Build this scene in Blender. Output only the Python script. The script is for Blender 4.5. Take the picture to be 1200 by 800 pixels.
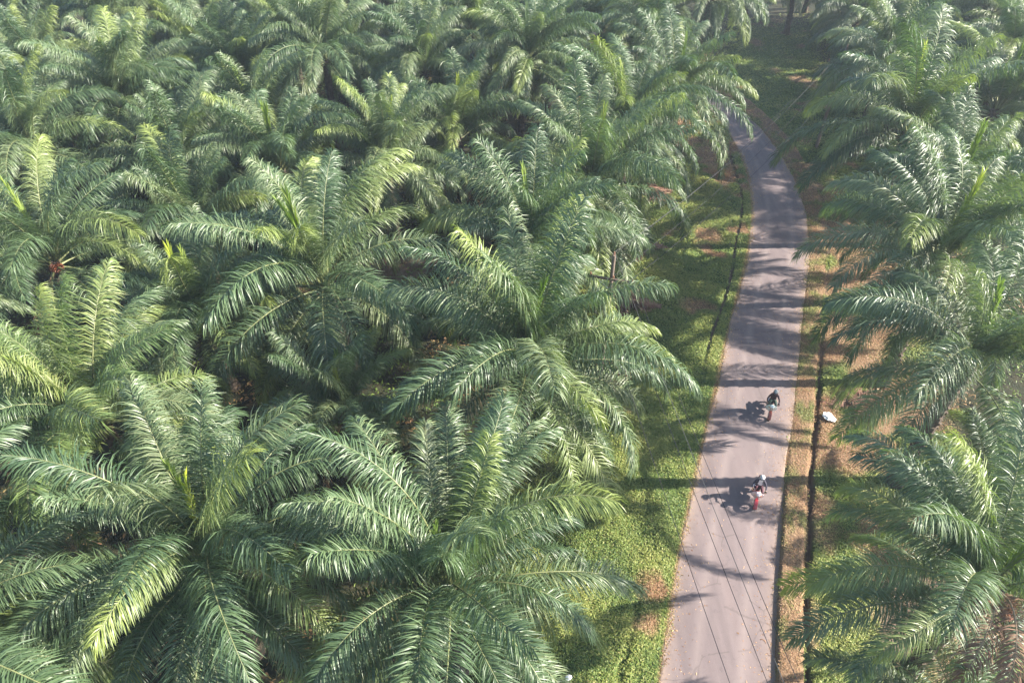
import bpy, bmesh, math, random
import numpy as np
from mathutils import Vector, Matrix, Euler
R = math.radians
for o in list(bpy.data.objects): bpy.data.objects.remove(o)
sc = bpy.context.scene
col = sc.collection
rnd = random.Random(11)

# ------------------------------------------------------------------ camera, sky, sun, exposure
PITCH = 41.68
CAM_H = 31.2
cd = bpy.data.cameras.new('camera'); cam = bpy.data.objects.new('camera', cd); col.objects.link(cam)
cam.location = (0, 0, CAM_H); cam.rotation_euler = (R(90 - PITCH), 0, 0)
cd.sensor_width = 36; cd.lens = 24.6; cd.clip_end = 2000; cd.clip_start = 0.5
sc.camera = cam
SUN_EL, SUN_AZ = 32.5, 90.0     # elevation; azimuth clockwise from +Y
w = bpy.data.worlds.new('World'); sc.world = w; w.use_nodes = True
nt = w.node_tree
sky = nt.nodes.new('ShaderNodeTexSky'); sky.sky_type = 'NISHITA'; sky.sun_disc = False
sky.sun_elevation = R(SUN_EL); sky.sun_rotation = R(SUN_AZ)
bg = nt.nodes['Background']; nt.links.new(sky.outputs[0], bg.inputs[0]); bg.inputs[1].default_value = 0.105
sd = bpy.data.lights.new('sun', 'SUN'); sd.energy = 5.0; sd.angle = R(0.6); sd.color = (1.0, 0.92, 0.81)
sun = bpy.data.objects.new('sun', sd); col.objects.link(sun)
sdir = Vector((math.sin(R(SUN_AZ)) * math.cos(R(SUN_EL)), math.cos(R(SUN_AZ)) * math.cos(R(SUN_EL)), math.sin(R(SUN_EL))))
sun.rotation_euler = sdir.to_track_quat('Z', 'Y').to_euler()
sc.view_settings.view_transform = 'Standard'; sc.view_settings.look = 'None'
sc.view_settings.gamma = 1; sc.view_settings.use_curve_mapping = False
sc.view_settings.exposure = 1.95
sc.render.engine = 'CYCLES'
sc.cycles.use_denoising = True
sc.cycles.max_bounces = 8; sc.cycles.diffuse_bounces = 3; sc.cycles.transmission_bounces = 5
sc.cycles.volume_bounces = 0
sc.cycles.volume_step_rate = 4
HAZE_DENSITY = 0.00045

# ------------------------------------------------------------------ helpers
def link(o, parent=None):
    col.objects.link(o)
    if parent is not None: o.parent = parent
    return o
def tag(o, label=None, cat=None, group=None, kind=None):
    if label: o['label'] = label
    if cat: o['category'] = cat
    if group: o['group'] = group
    if kind: o['kind'] = kind
    return o
def empty(name, loc=(0, 0, 0), rz=0.0):
    o = bpy.data.objects.new(name, None); o.empty_display_size = .3
    o.location = loc; o.rotation_euler = (0, 0, rz); return link(o)
def np_mesh(name, V, F, attrs=None, mats=(), mi=None, smooth=False):
    """V (n,3), F (m,4) int quads (all the same size)"""
    me = bpy.data.meshes.new(name)
    V = np.asarray(V, np.float32); F = np.asarray(F, np.int32)
    k = F.shape[1]
    me.vertices.add(len(V)); me.vertices.foreach_set('co', V.ravel())
    me.loops.add(F.size); me.loops.foreach_set('vertex_index', F.ravel())
    me.polygons.add(len(F)); me.polygons.foreach_set('loop_start', np.arange(0, F.size, k, dtype=np.int32))
    for m in mats: me.materials.append(m)
    if mi is not None: me.polygons.foreach_set('material_index', np.asarray(mi, np.int32))
    if smooth: me.polygons.foreach_set('use_smooth', np.ones(len(F), bool))
    me.update(calc_edges=True)
    for an, val in (attrs or {}).items():
        a = me.attributes.new(an, 'FLOAT', 'POINT'); a.data.foreach_set('value', np.asarray(val, np.float32))
    me.validate()
    return me
class MB:
    """collects boxes, tubes and lathes into ONE mesh"""
    def __init__(s): s.v = []; s.f = []
    def add(s, vs, fs):
        b = len(s.v); s.v += [tuple(v) for v in vs]; s.f += [tuple(i + b for i in f) for f in fs]
    def box(s, c, size, rot=(0, 0, 0), taper=1.0):
        m = Euler(rot).to_matrix(); hx, hy, hz = (q / 2 for q in size); vs = []
        for z in (-1, 1):
            t = 1 if z < 0 else taper
            for x, y in ((-1, -1), (1, -1), (1, 1), (-1, 1)):
                vs.append(Vector(c) + m @ Vector((x * hx * t, y * hy * t, z * hz)))
        s.add(vs, [(3, 2, 1, 0), (4, 5, 6, 7), (0, 1, 5, 4), (1, 2, 6, 5), (2, 3, 7, 6), (3, 0, 4, 7)])
    def tube(s, pts, rad, n=8, sx=1.0):
        pts = [Vector(p) for p in pts]
        rads = rad if hasattr(rad, '__len__') else [rad] * len(pts)
        vs = []; fs = []; ref = None
        for i, p in enumerate(pts):
            t = (pts[min(i + 1, len(pts) - 1)] - pts[max(i - 1, 0)]).normalized()
            if ref is None: ref = Vector((1, 0, 0)) if abs(t.x) < .9 else Vector((0, 1, 0))
            a = (ref - t * ref.dot(t)).normalized(); ref = a; b = t.cross(a)
            for k in range(n):
                q = 2 * math.pi * k / n
                vs.append(p + a * math.cos(q) * rads[i] * sx + b * math.sin(q) * rads[i])
        for i in range(len(pts) - 1):
            for k in range(n):
                fs.append((i * n + k, i * n + (k + 1) % n, (i + 1) * n + (k + 1) % n, (i + 1) * n + k))
        fs.append(tuple(range(n - 1, -1, -1))); fs.append(tuple(range((len(pts) - 1) * n, len(pts) * n)))
        s.add(vs, fs)
    def ring(s, c, axis_x, prof, n=28, closed=True):
        """lathe of profile (offset along x axis, radius) round the x axis at c"""
        vs = []; fs = []; m = len(prof)
        for k in range(n):
            q = 2 * math.pi * k / n
            for (ax, r) in prof: vs.append((c[0] + ax, c[1] + r * math.cos(q), c[2] + r * math.sin(q)))
        for k in range(n):
            k2 = (k + 1) % n
            for j in range(m if closed else m - 1):
                j2 = (j + 1) % m
                fs.append((k * m + j, k * m + j2, k2 * m + j2, k2 * m + j))
        s.add(vs, fs)
    def loft(s, secs):
        """secs: list of equal-length point loops; closes both ends"""
        n = len(secs[0]); vs = [p for q in secs for p in q]; fs = []
        for i in range(len(secs) - 1):
            for k in range(n): fs.append((i * n + k, i * n + (k + 1) % n, (i + 1) * n + (k + 1) % n, (i + 1) * n + k))
        fs.append(tuple(range(n - 1, -1, -1))); fs.append(tuple(range((len(secs) - 1) * n, len(secs) * n)))
        s.add(vs, fs)
    def mesh(s, name, mat, smooth=True):
        me = bpy.data.meshes.new(name); me.from_pydata(s.v, [], s.f); me.materials.append(mat)
        bm = bmesh.new(); bm.from_mesh(me); bmesh.ops.recalc_face_normals(bm, faces=bm.faces); bm.to_mesh(me); bm.free()
        if smooth:
            me.polygons.foreach_set('use_smooth', [True] * len(me.polygons))
            me.set_sharp_from_angle(angle=R(40))
        return me
    def build(s, name, mat, parent=None, smooth=True):
        return link(bpy.data.objects.new(name, s.mesh(name, mat, smooth)), parent)

# value noise in numpy
def vnoise(x, y, s, seed=0):
    x = np.asarray(x, float) / s; y = np.asarray(y, float) / s
    xi = np.floor(x).astype(np.int64); yi = np.floor(y).astype(np.int64); fx = x - xi; fy = y - yi
    def h(a, b):
        n = (a * 374761393 + b * 668265263 + seed * 144665) & 0x7fffffff
        n = ((n ^ (n >> 13)) * 1274126177) & 0x7fffffff
        return ((n ^ (n >> 16)) & 0xffff) / 65535.0
    fx = fx * fx * (3 - 2 * fx); fy = fy * fy * (3 - 2 * fy)
    return (h(xi, yi) * (1 - fx) + h(xi + 1, yi) * fx) * (1 - fy) + (h(xi, yi + 1) * (1 - fx) + h(xi + 1, yi + 1) * fx) * fy

# ------------------------------------------------------------------ materials
def mat(name):
    m = bpy.data.materials.new(name); m.use_nodes = True
    return m, m.node_tree, m.node_tree.nodes['Principled BSDF']
def ramp(nt, fac, stops):
    r = nt.nodes.new('ShaderNodeValToRGB'); e = r.color_ramp.elements
    while len(e) < len(stops): e.new(.5)
    for i, (p, c) in enumerate(stops): e[i].position = p; e[i].color = (*c, 1)
    nt.links.new(fac, r.inputs[0]); return r.outputs[0]
def mixc(nt, fac, a, b, mode='MIX'):
    n = nt.nodes.new('ShaderNodeMix'); n.data_type = 'RGBA'; n.blend_type = mode
    for sock, v in ((n.inputs[0], fac), (n.inputs[6], a), (n.inputs[7], b)):
        if isinstance(v, (int, float)): sock.default_value = v
        elif isinstance(v, tuple): sock.default_value = (*v, 1)
        else: nt.links.new(v, sock)
    return n.outputs[2]
def math_(nt, op, a, b=None, c=None):
    n = nt.nodes.new('ShaderNodeMath'); n.operation = op
    for i, v in enumerate((a, b, c)):
        if v is None: continue
        if isinstance(v, (int, float)): n.inputs[i].default_value = v
        else: nt.links.new(v, n.inputs[i])
    return n.outputs[0]
def attr(nt, name):
    n = nt.nodes.new('ShaderNodeAttribute'); n.attribute_name = name; return n.outputs['Fac']
def noise(nt, scale, detail=4, rough=.55, vec=None):
    n = nt.nodes.new('ShaderNodeTexNoise'); n.inputs['Scale'].default_value = scale
    n.inputs['Detail'].default_value = detail; n.inputs['Roughness'].default_value = rough
    if vec is None:
        t = nt.nodes.new('ShaderNodeTexCoord'); vec = t.outputs['Object']
    nt.links.new(vec, n.inputs['Vector']); return n.outputs['Fac']
def leafy(name, c_dark, c_mid, c_pale, trans, rough=.4, transl=.22, spec=.5, tips=None):
    m, nt, p = mat(name)
    oi = nt.nodes.new('ShaderNodeObjectInfo')
    t = attr(nt, 'tint'); f = attr(nt, 'frond')
    fr = math_(nt, 'FRACT', math_(nt, 'ADD', oi.outputs['Random'], f))
    v = math_(nt, 'MULTIPLY_ADD', fr, .62, math_(nt, 'MULTIPLY', t, .38))
    c = ramp(nt, v, [(0, c_dark), (.55, c_mid), (1, c_pale)])
    if tips:
        al = attr(nt, 'along')
        k = math_(nt, 'MULTIPLY', math_(nt, 'GREATER_THAN', math_(nt, 'FRACT', math_(nt, 'MULTIPLY', fr, 7.31)), .80), math_(nt, 'POWER', al, 1.6))
        c = mixc(nt, k, c, tips)
    c = mixc(nt, 1.0, c, oi.outputs['Color'], 'MULTIPLY')
    nt.links.new(c, p.inputs['Base Color'])
    p.inputs['Roughness'].default_value = rough; p.inputs['Specular IOR Level'].default_value = spec
    tr = nt.nodes.new('ShaderNodeBsdfTranslucent'); tc = mixc(nt, 1.0, c, trans, 'MULTIPLY'); nt.links.new(tc, tr.inputs[0])
    ad = nt.nodes.new('ShaderNodeMixShader'); ad.inputs[0].default_value = transl
    nt.links.new(p.outputs[0], ad.inputs[1]); nt.links.new(tr.outputs[0], ad.inputs[2])
    nt.links.new(ad.outputs[0], nt.nodes['Material Output'].inputs[0])
    return m
M = {}
M['leaf'] = leafy('palm_leaf', (.036, .072, .034), (.094, .145, .066), (.188, .217, .114), (1.5, 1.7, .7), rough=.44, transl=.24, spec=.55, tips=(.20, .245, .065))
M['dead'] = leafy('dry_palm_leaf', (.14, .085, .055), (.22, .135, .085), (.32, .22, .14), (1, .9, .7), rough=.7, transl=.12, spec=.2)
M['litter'] = leafy('red_brown_litter', (.10, .052, .04), (.165, .088, .062), (.25, .16, .115), (1, .8, .6), rough=.8, transl=.08, spec=.15)
def plain(name, c, rough=.6, metal=0.0, spec=.5, var=0.0, scale=20, coat=0):
    m, nt, p = mat(name)
    p.inputs['Roughness'].default_value = rough; p.inputs['Metallic'].default_value = metal
    p.inputs['Specular IOR Level'].default_value = spec; p.inputs['Coat Weight'].default_value = coat
    if var:
        n = noise(nt, scale); d = tuple(x * (1 - var) for x in c); b = tuple(min(1, x * (1 + var)) for x in c)
        nt.links.new(ramp(nt, n, [(.25, d), (.75, b)]), p.inputs['Base Color'])
    else: p.inputs['Base Color'].default_value = (*c, 1)
    return m
M['rachis'] = plain('palm_midrib', (.15, .165, .07), .45, var=.25, scale=3)
M['drystalk'] = plain('dry_midrib', (.30, .21, .12), .7, var=.3, scale=4)
M['trunk'] = plain('palm_trunk', (.085, .062, .045), .95, var=.5, scale=6)
M['fruit'] = plain('palm_fruit', (.20, .065, .03), .5, var=.5, scale=14)
M['conc'] = plain('weathered_pole', (.15, .115, .09), .85, var=.2, scale=5)
M['wood'] = plain('crossarm_timber', (.09, .065, .05), .85, var=.3, scale=9)
M['ceramic'] = plain('insulator_ceramic', (.30, .15, .09), .25)
M['cable'] = plain('cable_black', (.03, .03, .035), .9, spec=.1)
M['cablepale'] = plain('cable_bare_metal', (.07, .07, .07), .9, spec=.1)
M['sack'] = plain('white_plastic', (.8, .8, .78), .5, var=.06, scale=8)
M['rubber'] = plain('tyre_rubber', (.025, .025, .027), .85)
M['metal'] = plain('grey_metal', (.45, .45, .46), .35, .9)
M['black'] = plain('black_plastic', (.03, .03, .032), .5)
M['seatv'] = plain('seat_vinyl', (.035, .033, .034), .6)
M['red'] = plain('red_paint', (.26, .025, .035), .3, coat=.5)
M['pink'] = plain('pinkish_white_paint', (.78, .58, .58), .3, coat=.5)
M['mint'] = plain('pale_green_white_paint', (.62, .72, .68), .3, coat=.5)
M['rust'] = plain('brown_red_paint', (.22, .06, .045), .4, coat=.3)
M['lens'] = plain('headlamp_glass', (.75, .75, .72), .1)
M['amber'] = plain('indicator_amber', (.6, .22, .03), .2)
M['mirror'] = plain('mirror_glass', (.6, .62, .65), .05, 1.0)
M['skin'] = plain('skin', (.30, .17, .11), .55, var=.08)
M['helmA'] = plain('silver_helmet', (.50, .49, .50), .45, coat=.2)
M['helmB'] = plain('grey_helmet', (.33, .35, .35), .45, coat=.2)
M['visor'] = plain('dark_visor', (.05, .055, .065), .1)
M['jackA'] = plain('dark_navy_jacket', (.035, .032, .05), .85, var=.2)
M['jackB'] = plain('black_maroon_jacket', (.045, .022, .027), .85, var=.3)
M['shirt'] = plain('white_shirt', (.62, .58, .6), .85, var=.05)
M['trouA'] = plain('dark_maroon_trousers', (.09, .035, .045), .9, var=.15)
M['trouB'] = plain('dark_green_trousers', (.03, .055, .045), .9, var=.15)
M['shoe'] = plain('black_shoes', (.03, .027, .025), .6)
M['eyew'] = plain('eye_white', (.7, .7, .68), .3)
M['eyed'] = plain('eye_dark', (.03, .02, .015), .3)
M['lip'] = plain('lip', (.25, .10, .08), .5)

# grass and weeds
def grassmat():
    m, nt, p = mat('weeds_and_grass')
    t = attr(nt, 'tint'); d = attr(nt, 'dry')
    g = ramp(nt, t, [(0, (.062, .118, .028)), (.45, (.145, .205, .042)), (1, (.26, .28, .07))])
    b = ramp(nt, t, [(0, (.20, .095, .05)), (.5, (.35, .195, .105)), (1, (.47, .32, .185))])
    c = mixc(nt, d, g, b)
    nt.links.new(c, p.inputs['Base Color']); p.inputs['Roughness'].default_value = .55; p.inputs['Specular IOR Level'].default_value = .35
    tr = nt.nodes.new('ShaderNodeBsdfTranslucent'); nt.links.new(mixc(nt, 1.0, c, (1.3, 1.4, .7), 'MULTIPLY'), tr.inputs[0])
    mx = nt.nodes.new('ShaderNodeMixShader'); mx.inputs[0].default_value = .25
    nt.links.new(p.outputs[0], mx.inputs[1]); nt.links.new(tr.outputs[0], mx.inputs[2])
    nt.links.new(mx.outputs[0], nt.nodes['Material Output'].inputs[0]); return m
M['grass'] = grassmat()
def groundmat():
    m, nt, p = mat('earth_and_turf')
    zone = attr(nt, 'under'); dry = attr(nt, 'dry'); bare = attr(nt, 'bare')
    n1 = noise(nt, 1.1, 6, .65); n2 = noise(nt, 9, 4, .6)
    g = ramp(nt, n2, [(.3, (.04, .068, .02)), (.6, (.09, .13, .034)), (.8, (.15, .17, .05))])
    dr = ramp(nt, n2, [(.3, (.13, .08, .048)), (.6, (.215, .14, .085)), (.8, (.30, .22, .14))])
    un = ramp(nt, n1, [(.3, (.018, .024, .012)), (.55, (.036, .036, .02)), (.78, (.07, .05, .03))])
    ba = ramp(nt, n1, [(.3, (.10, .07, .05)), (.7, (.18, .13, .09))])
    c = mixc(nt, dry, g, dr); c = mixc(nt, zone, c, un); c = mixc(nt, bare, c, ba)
    nt.links.new(c, p.inputs['Base Color']); p.inputs['Roughness'].default_value = .95; p.inputs['Specular IOR Level'].default_value = .15
    b = nt.nodes.new('ShaderNodeBump'); b.inputs['Strength'].default_value = .8; b.inputs['Distance'].default_value = .1
    nt.links.new(n2, b.inputs['Height']); nt.links.new(b.outputs[0], p.inputs['Normal']); return m
M['ground'] = groundmat()
def roadmat():
    m, nt, p = mat('worn_asphalt')
    lat = attr(nt, 'lat')
    co = nt.nodes.new('ShaderNodeTexCoord'); mp = nt.nodes.new('ShaderNodeMapping'); mp.inputs['Scale'].default_value = (1, .12, 1); mp.inputs['Rotation'].default_value = (0, 0, R(20))
    nt.links.new(co.outputs['Object'], mp.inputs[0])
    ns = noise(nt, 3.0, 5, .6, mp.outputs[0]); nl = noise(nt, .35, 4); nf = noise(nt, 55, 3, .7); n3 = noise(nt, 2.2, 6, .7)
    c = ramp(nt, ns, [(.25, (.138, .111, .112)), (.6, (.162, .131, .131)), (.85, (.194, .160, .158))])
    c = mixc(nt, math_(nt, 'MULTIPLY', nl, .30), c, (.17, .13, .125))
    # dusty edges and the lighter wheel paths
    e = math_(nt, 'POWER', math_(nt, 'ABSOLUTE', lat), 7.0)
    c = mixc(nt, math_(nt, 'MULTIPLY', e, math_(nt, 'ADD', n3, .1)), c, (.30, .22, .16))
    wp = math_(nt, 'SUBTRACT', math_(nt, 'ABSOLUTE', lat), .42); wp = math_(nt, 'MAXIMUM', math_(nt, 'SUBTRACT', .16, math_(nt, 'ABSOLUTE', wp)), 0)
    c = mixc(nt, math_(nt, 'MULTIPLY', wp, 2.6), c, (.26, .21, .195))
    # spots and patches
    s = ramp(nt, n3, [(.30, (.8, .8, .82)), (.42, (1, 1, 1)), (.9, (1.05, 1.04, 1.03))]); c = mixc(nt, 1.0, c, s, 'MULTIPLY')
    f = ramp(nt, nf, [(.3, (.86, .86, .86)), (.7, (1.1, 1.1, 1.1))]); c = mixc(nt, .8, c, f, 'MULTIPLY')
    vo = nt.nodes.new('ShaderNodeTexVoronoi'); vo.feature = 'DISTANCE_TO_EDGE'; vo.inputs['Scale'].default_value = .42
    wn = nt.nodes.new('ShaderNodeTexNoise'); wn.inputs['Scale'].default_value = 1.3; wn.inputs['Detail'].default_value = 5; nt.links.new(co.outputs['Object'], wn.inputs['Vector'])
    wv = mixc(nt, .12, co.outputs['Object'], wn.outputs['Color'], 'LINEAR_LIGHT'); nt.links.new(wv, vo.inputs['Vector'])
    ck = math_(nt, 'MULTIPLY', math_(nt, 'LESS_THAN', vo.outputs['Distance'], .012), math_(nt, 'GREATER_THAN', nl, .52))
    c = mixc(nt, math_(nt, 'MULTIPLY', ck, .30), c, (.07, .058, .055))
    st = noise(nt, .8, 3, .5, mp.outputs[0]); c = mixc(nt, 1.0, c, ramp(nt, st, [(.35, (.86, .86, .87)), (.5, (1, 1, 1)), (.68, (1.1, 1.08, 1.06))]), 'MULTIPLY')
    nt.links.new(c, p.inputs['Base Color']); p.inputs['Roughness'].default_value = .85; p.inputs['Specular IOR Level'].default_value = .3
    b = nt.nodes.new('ShaderNodeBump'); b.inputs['Strength'].default_value = .3; b.inputs['Distance'].default_value = .02
    nt.links.new(nf, b.inputs['Height']); nt.links.new(b.outputs[0], p.inputs['Normal']); return m
M['road'] = roadmat()

# ------------------------------------------------------------------ road line and ground profile
RY = [-80, -20, 0, 12.8, 16.8, 21.6, 27.5, 35.1, 45.0, 51.3, 58.8, 64, 69, 75, 82, 90, 100, 112, 130]
RX = [-6, .6, 5.0, 8.9, 10.1, 11.75, 14.0, 16.85, 20.7, 22.7, 23.8, 23.9, 23.4, 22.2, 19.6, 15.5, 9, 0, -14]
RW = [2.45] * 8 + [2.35, 2.25, 2.0, 1.85, 1.65, 1.55] + [1.5] * 5
yy = np.linspace(-80, 130, 2101)
_x = np.interp(yy, RY, RX); k = np.ones(61) / 61
_x = np.convolve(np.pad(_x, 30, mode='reflect', reflect_type='odd'), k, mode='valid')
def xc(y): return np.interp(y, yy, _x)
def hw(y): return np.interp(y, RY, RW)
def smooth(a, b, x):
    t = np.clip((np.asarray(x, float) - a) / (b - a), 0, 1); return t * t * (3 - 2 * t)
def verge_left(y): return np.interp(y, [0, 10, 25, 43, 55, 65, 75, 85, 100, 112], [-4, -1.5, 1.5, 7.5, 11, 16, 20.5, 26, 30, 31])
def verge_right(y): return np.interp(y, [0, 10, 25, 33, 51, 65, 80, 95, 112], [12, 15.0, 20.5, 23.5, 28, 31.5, 34, 37, 38])
def gz(x, y):
    x = np.asarray(x, float); y = np.asarray(y, float)
    u = x - xc(y); h = hw(y)
    away = smooth(2.6, 9, np.abs(u))
    z = away * (.5 * (vnoise(x, y, 14, 1) - .5) + .25 * (vnoise(x, y, 4, 2) - .5)) + smooth(2.5, 3.2, np.abs(u)) * .12 * (vnoise(x, y, 1.3, 3) - .4)
    z = z + smooth(30, 110, y) * 0.0
    z = z + .24 * smooth(h + .02, h + .16, u) * (1 - smooth(3.55, 3.75, u)) * (1 - .75 * smooth(20, 27, y))
    def ditch(c, wd, d): return -d * (1 - smooth(wd * .75, wd, np.abs(u - c)))
    z = z + ditch(3.95 + .04 * np.sin(y * .7) + .025 * np.sin(y * 2.3), .17 + .05 * np.sin(y * 1.7), .38) * (1 - smooth(30, 37, y))
    z = z + ditch(-h - 1.0 + .12 * np.sin(y * .5), .14 + .04 * np.sin(y * 2.1), .24) * smooth(31, 35, y) * (1 - smooth(66, 72, y))
    z = z + ditch(-h - 1.75 + .1 * np.sin(y * .9), .24, .10) * smooth(10, 11.5, y) * (1 - smooth(17, 19, y))
    return z
ox = np.unique(np.round(np.concatenate([
    np.array([-420, -250, -150, -110, -85, -70, -60, -52, -46, -42, 42, 46, 52, 60, 70, 85, 110, 150, 250, 420]), np.arange(-40, -6, 1.2), np.arange(-6, 6.01, .1), np.arange(6.5, 41, 1.2)]), 3))
oy = np.unique(np.concatenate([np.array([-300, -180, -110, -75, -50, -35, -25, -18, -12, -8]), np.arange(-6, 112, .55), np.array([114, 118, 125, 140, 170, 220, 300, 450])]))
GX, GY = np.meshgrid(ox, oy); GX = GX + xc(GY)
GZ = gz(GX, GY)
nx, ny = len(ox), len(oy)
ii = np.arange(nx * ny).reshape(ny, nx)
F = np.stack([ii[:-1, :-1], ii[:-1, 1:], ii[1:, 1:], ii[1:, :-1]], -1).reshape(-1, 4)
def zones(x, y):
    u = x - xc(y); h = hw(y)
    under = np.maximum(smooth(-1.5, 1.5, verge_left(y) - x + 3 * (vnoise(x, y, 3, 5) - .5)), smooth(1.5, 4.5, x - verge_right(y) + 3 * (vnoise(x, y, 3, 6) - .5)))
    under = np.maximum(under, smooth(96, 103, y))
    strip = (u > h - .1) & (u < 3.75)
    dry = np.where(u < 0, smooth(.66, .80, vnoise(x, y, 3.2, 7) * .7 + vnoise(x, y, .9, 8) * .3 + .06 * smooth(35, 60, y)), smooth(.42, .64, vnoise(x, y, 2.6, 9) * .65 + vnoise(x, y, .8, 10) * .35 + .1 * (y > 22) - .34 * smooth(40, 75, y)))
    dry = np.where(strip, .30 + .75 * smooth(.25, .6, vnoise(x, y, 1.1, 4) * .6 + vnoise(x, y, .35, 14) * .4), dry)
    dry = np.maximum(dry, np.where(u < 0, (1 - smooth(.05, .3, -u - h)) * .8, 0))
    return under, dry
und, dry = zones(GX, GY)
u_ = GX - xc(GY)
bare = np.where((GZ < -.2), 1.0, 0.0)
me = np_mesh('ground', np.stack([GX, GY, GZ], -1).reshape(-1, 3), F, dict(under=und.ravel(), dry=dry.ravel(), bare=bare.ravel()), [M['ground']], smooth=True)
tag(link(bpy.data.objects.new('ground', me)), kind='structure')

# road sheet, slightly cambered, ragged edges that run down into the earth
ry = np.arange(-40, 118, .4); lat = np.array([-1.03, -1, -.97, -.8, -.6, -.3, 0, .3, .6, .8, .97, 1, 1.03])
jl = .10 * (vnoise(ry, ry * 0, .9, 21) - .5) + .22 * (vnoise(ry, ry * 0, 4, 22) - .5)
jr = .10 * (vnoise(ry, ry * 0 + 9, .9, 23) - .5) + .22 * (vnoise(ry, ry * 0, 4, 24) - .5)
RXX = []; RZZ = []
for q in lat:
    e = hw(ry) * q + np.where(q < 0, jl * abs(q) ** 6, jr * abs(q) ** 6)
    RXX.append(xc(ry) + e); RZZ.append(np.full(len(ry), -.03 if abs(q) > 1 else .035 + .03 * (1 - q * q)))
RXX = np.stack(RXX, 1); RZZ = np.stack(RZZ, 1); RYY = np.repeat(ry[:, None], len(lat), 1)
n1, n2 = RXX.shape; ii = np.arange(n1 * n2).reshape(n1, n2)
F = np.stack([ii[:-1, :-1], ii[:-1, 1:], ii[1:, 1:], ii[1:, :-1]], -1).reshape(-1, 4)
me = np_mesh('road', np.stack([RXX, RYY, RZZ], -1).reshape(-1, 3), F, dict(lat=np.tile(np.clip(lat, -1, 1), n1)), [M['road']], smooth=True)
tag(link(bpy.data.objects.new('road', me)), kind='structure')
def road_z(x, y):
    q = (x - float(xc(y))) / float(hw(y)); return .035 + .03 * (1 - q * q)

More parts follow.
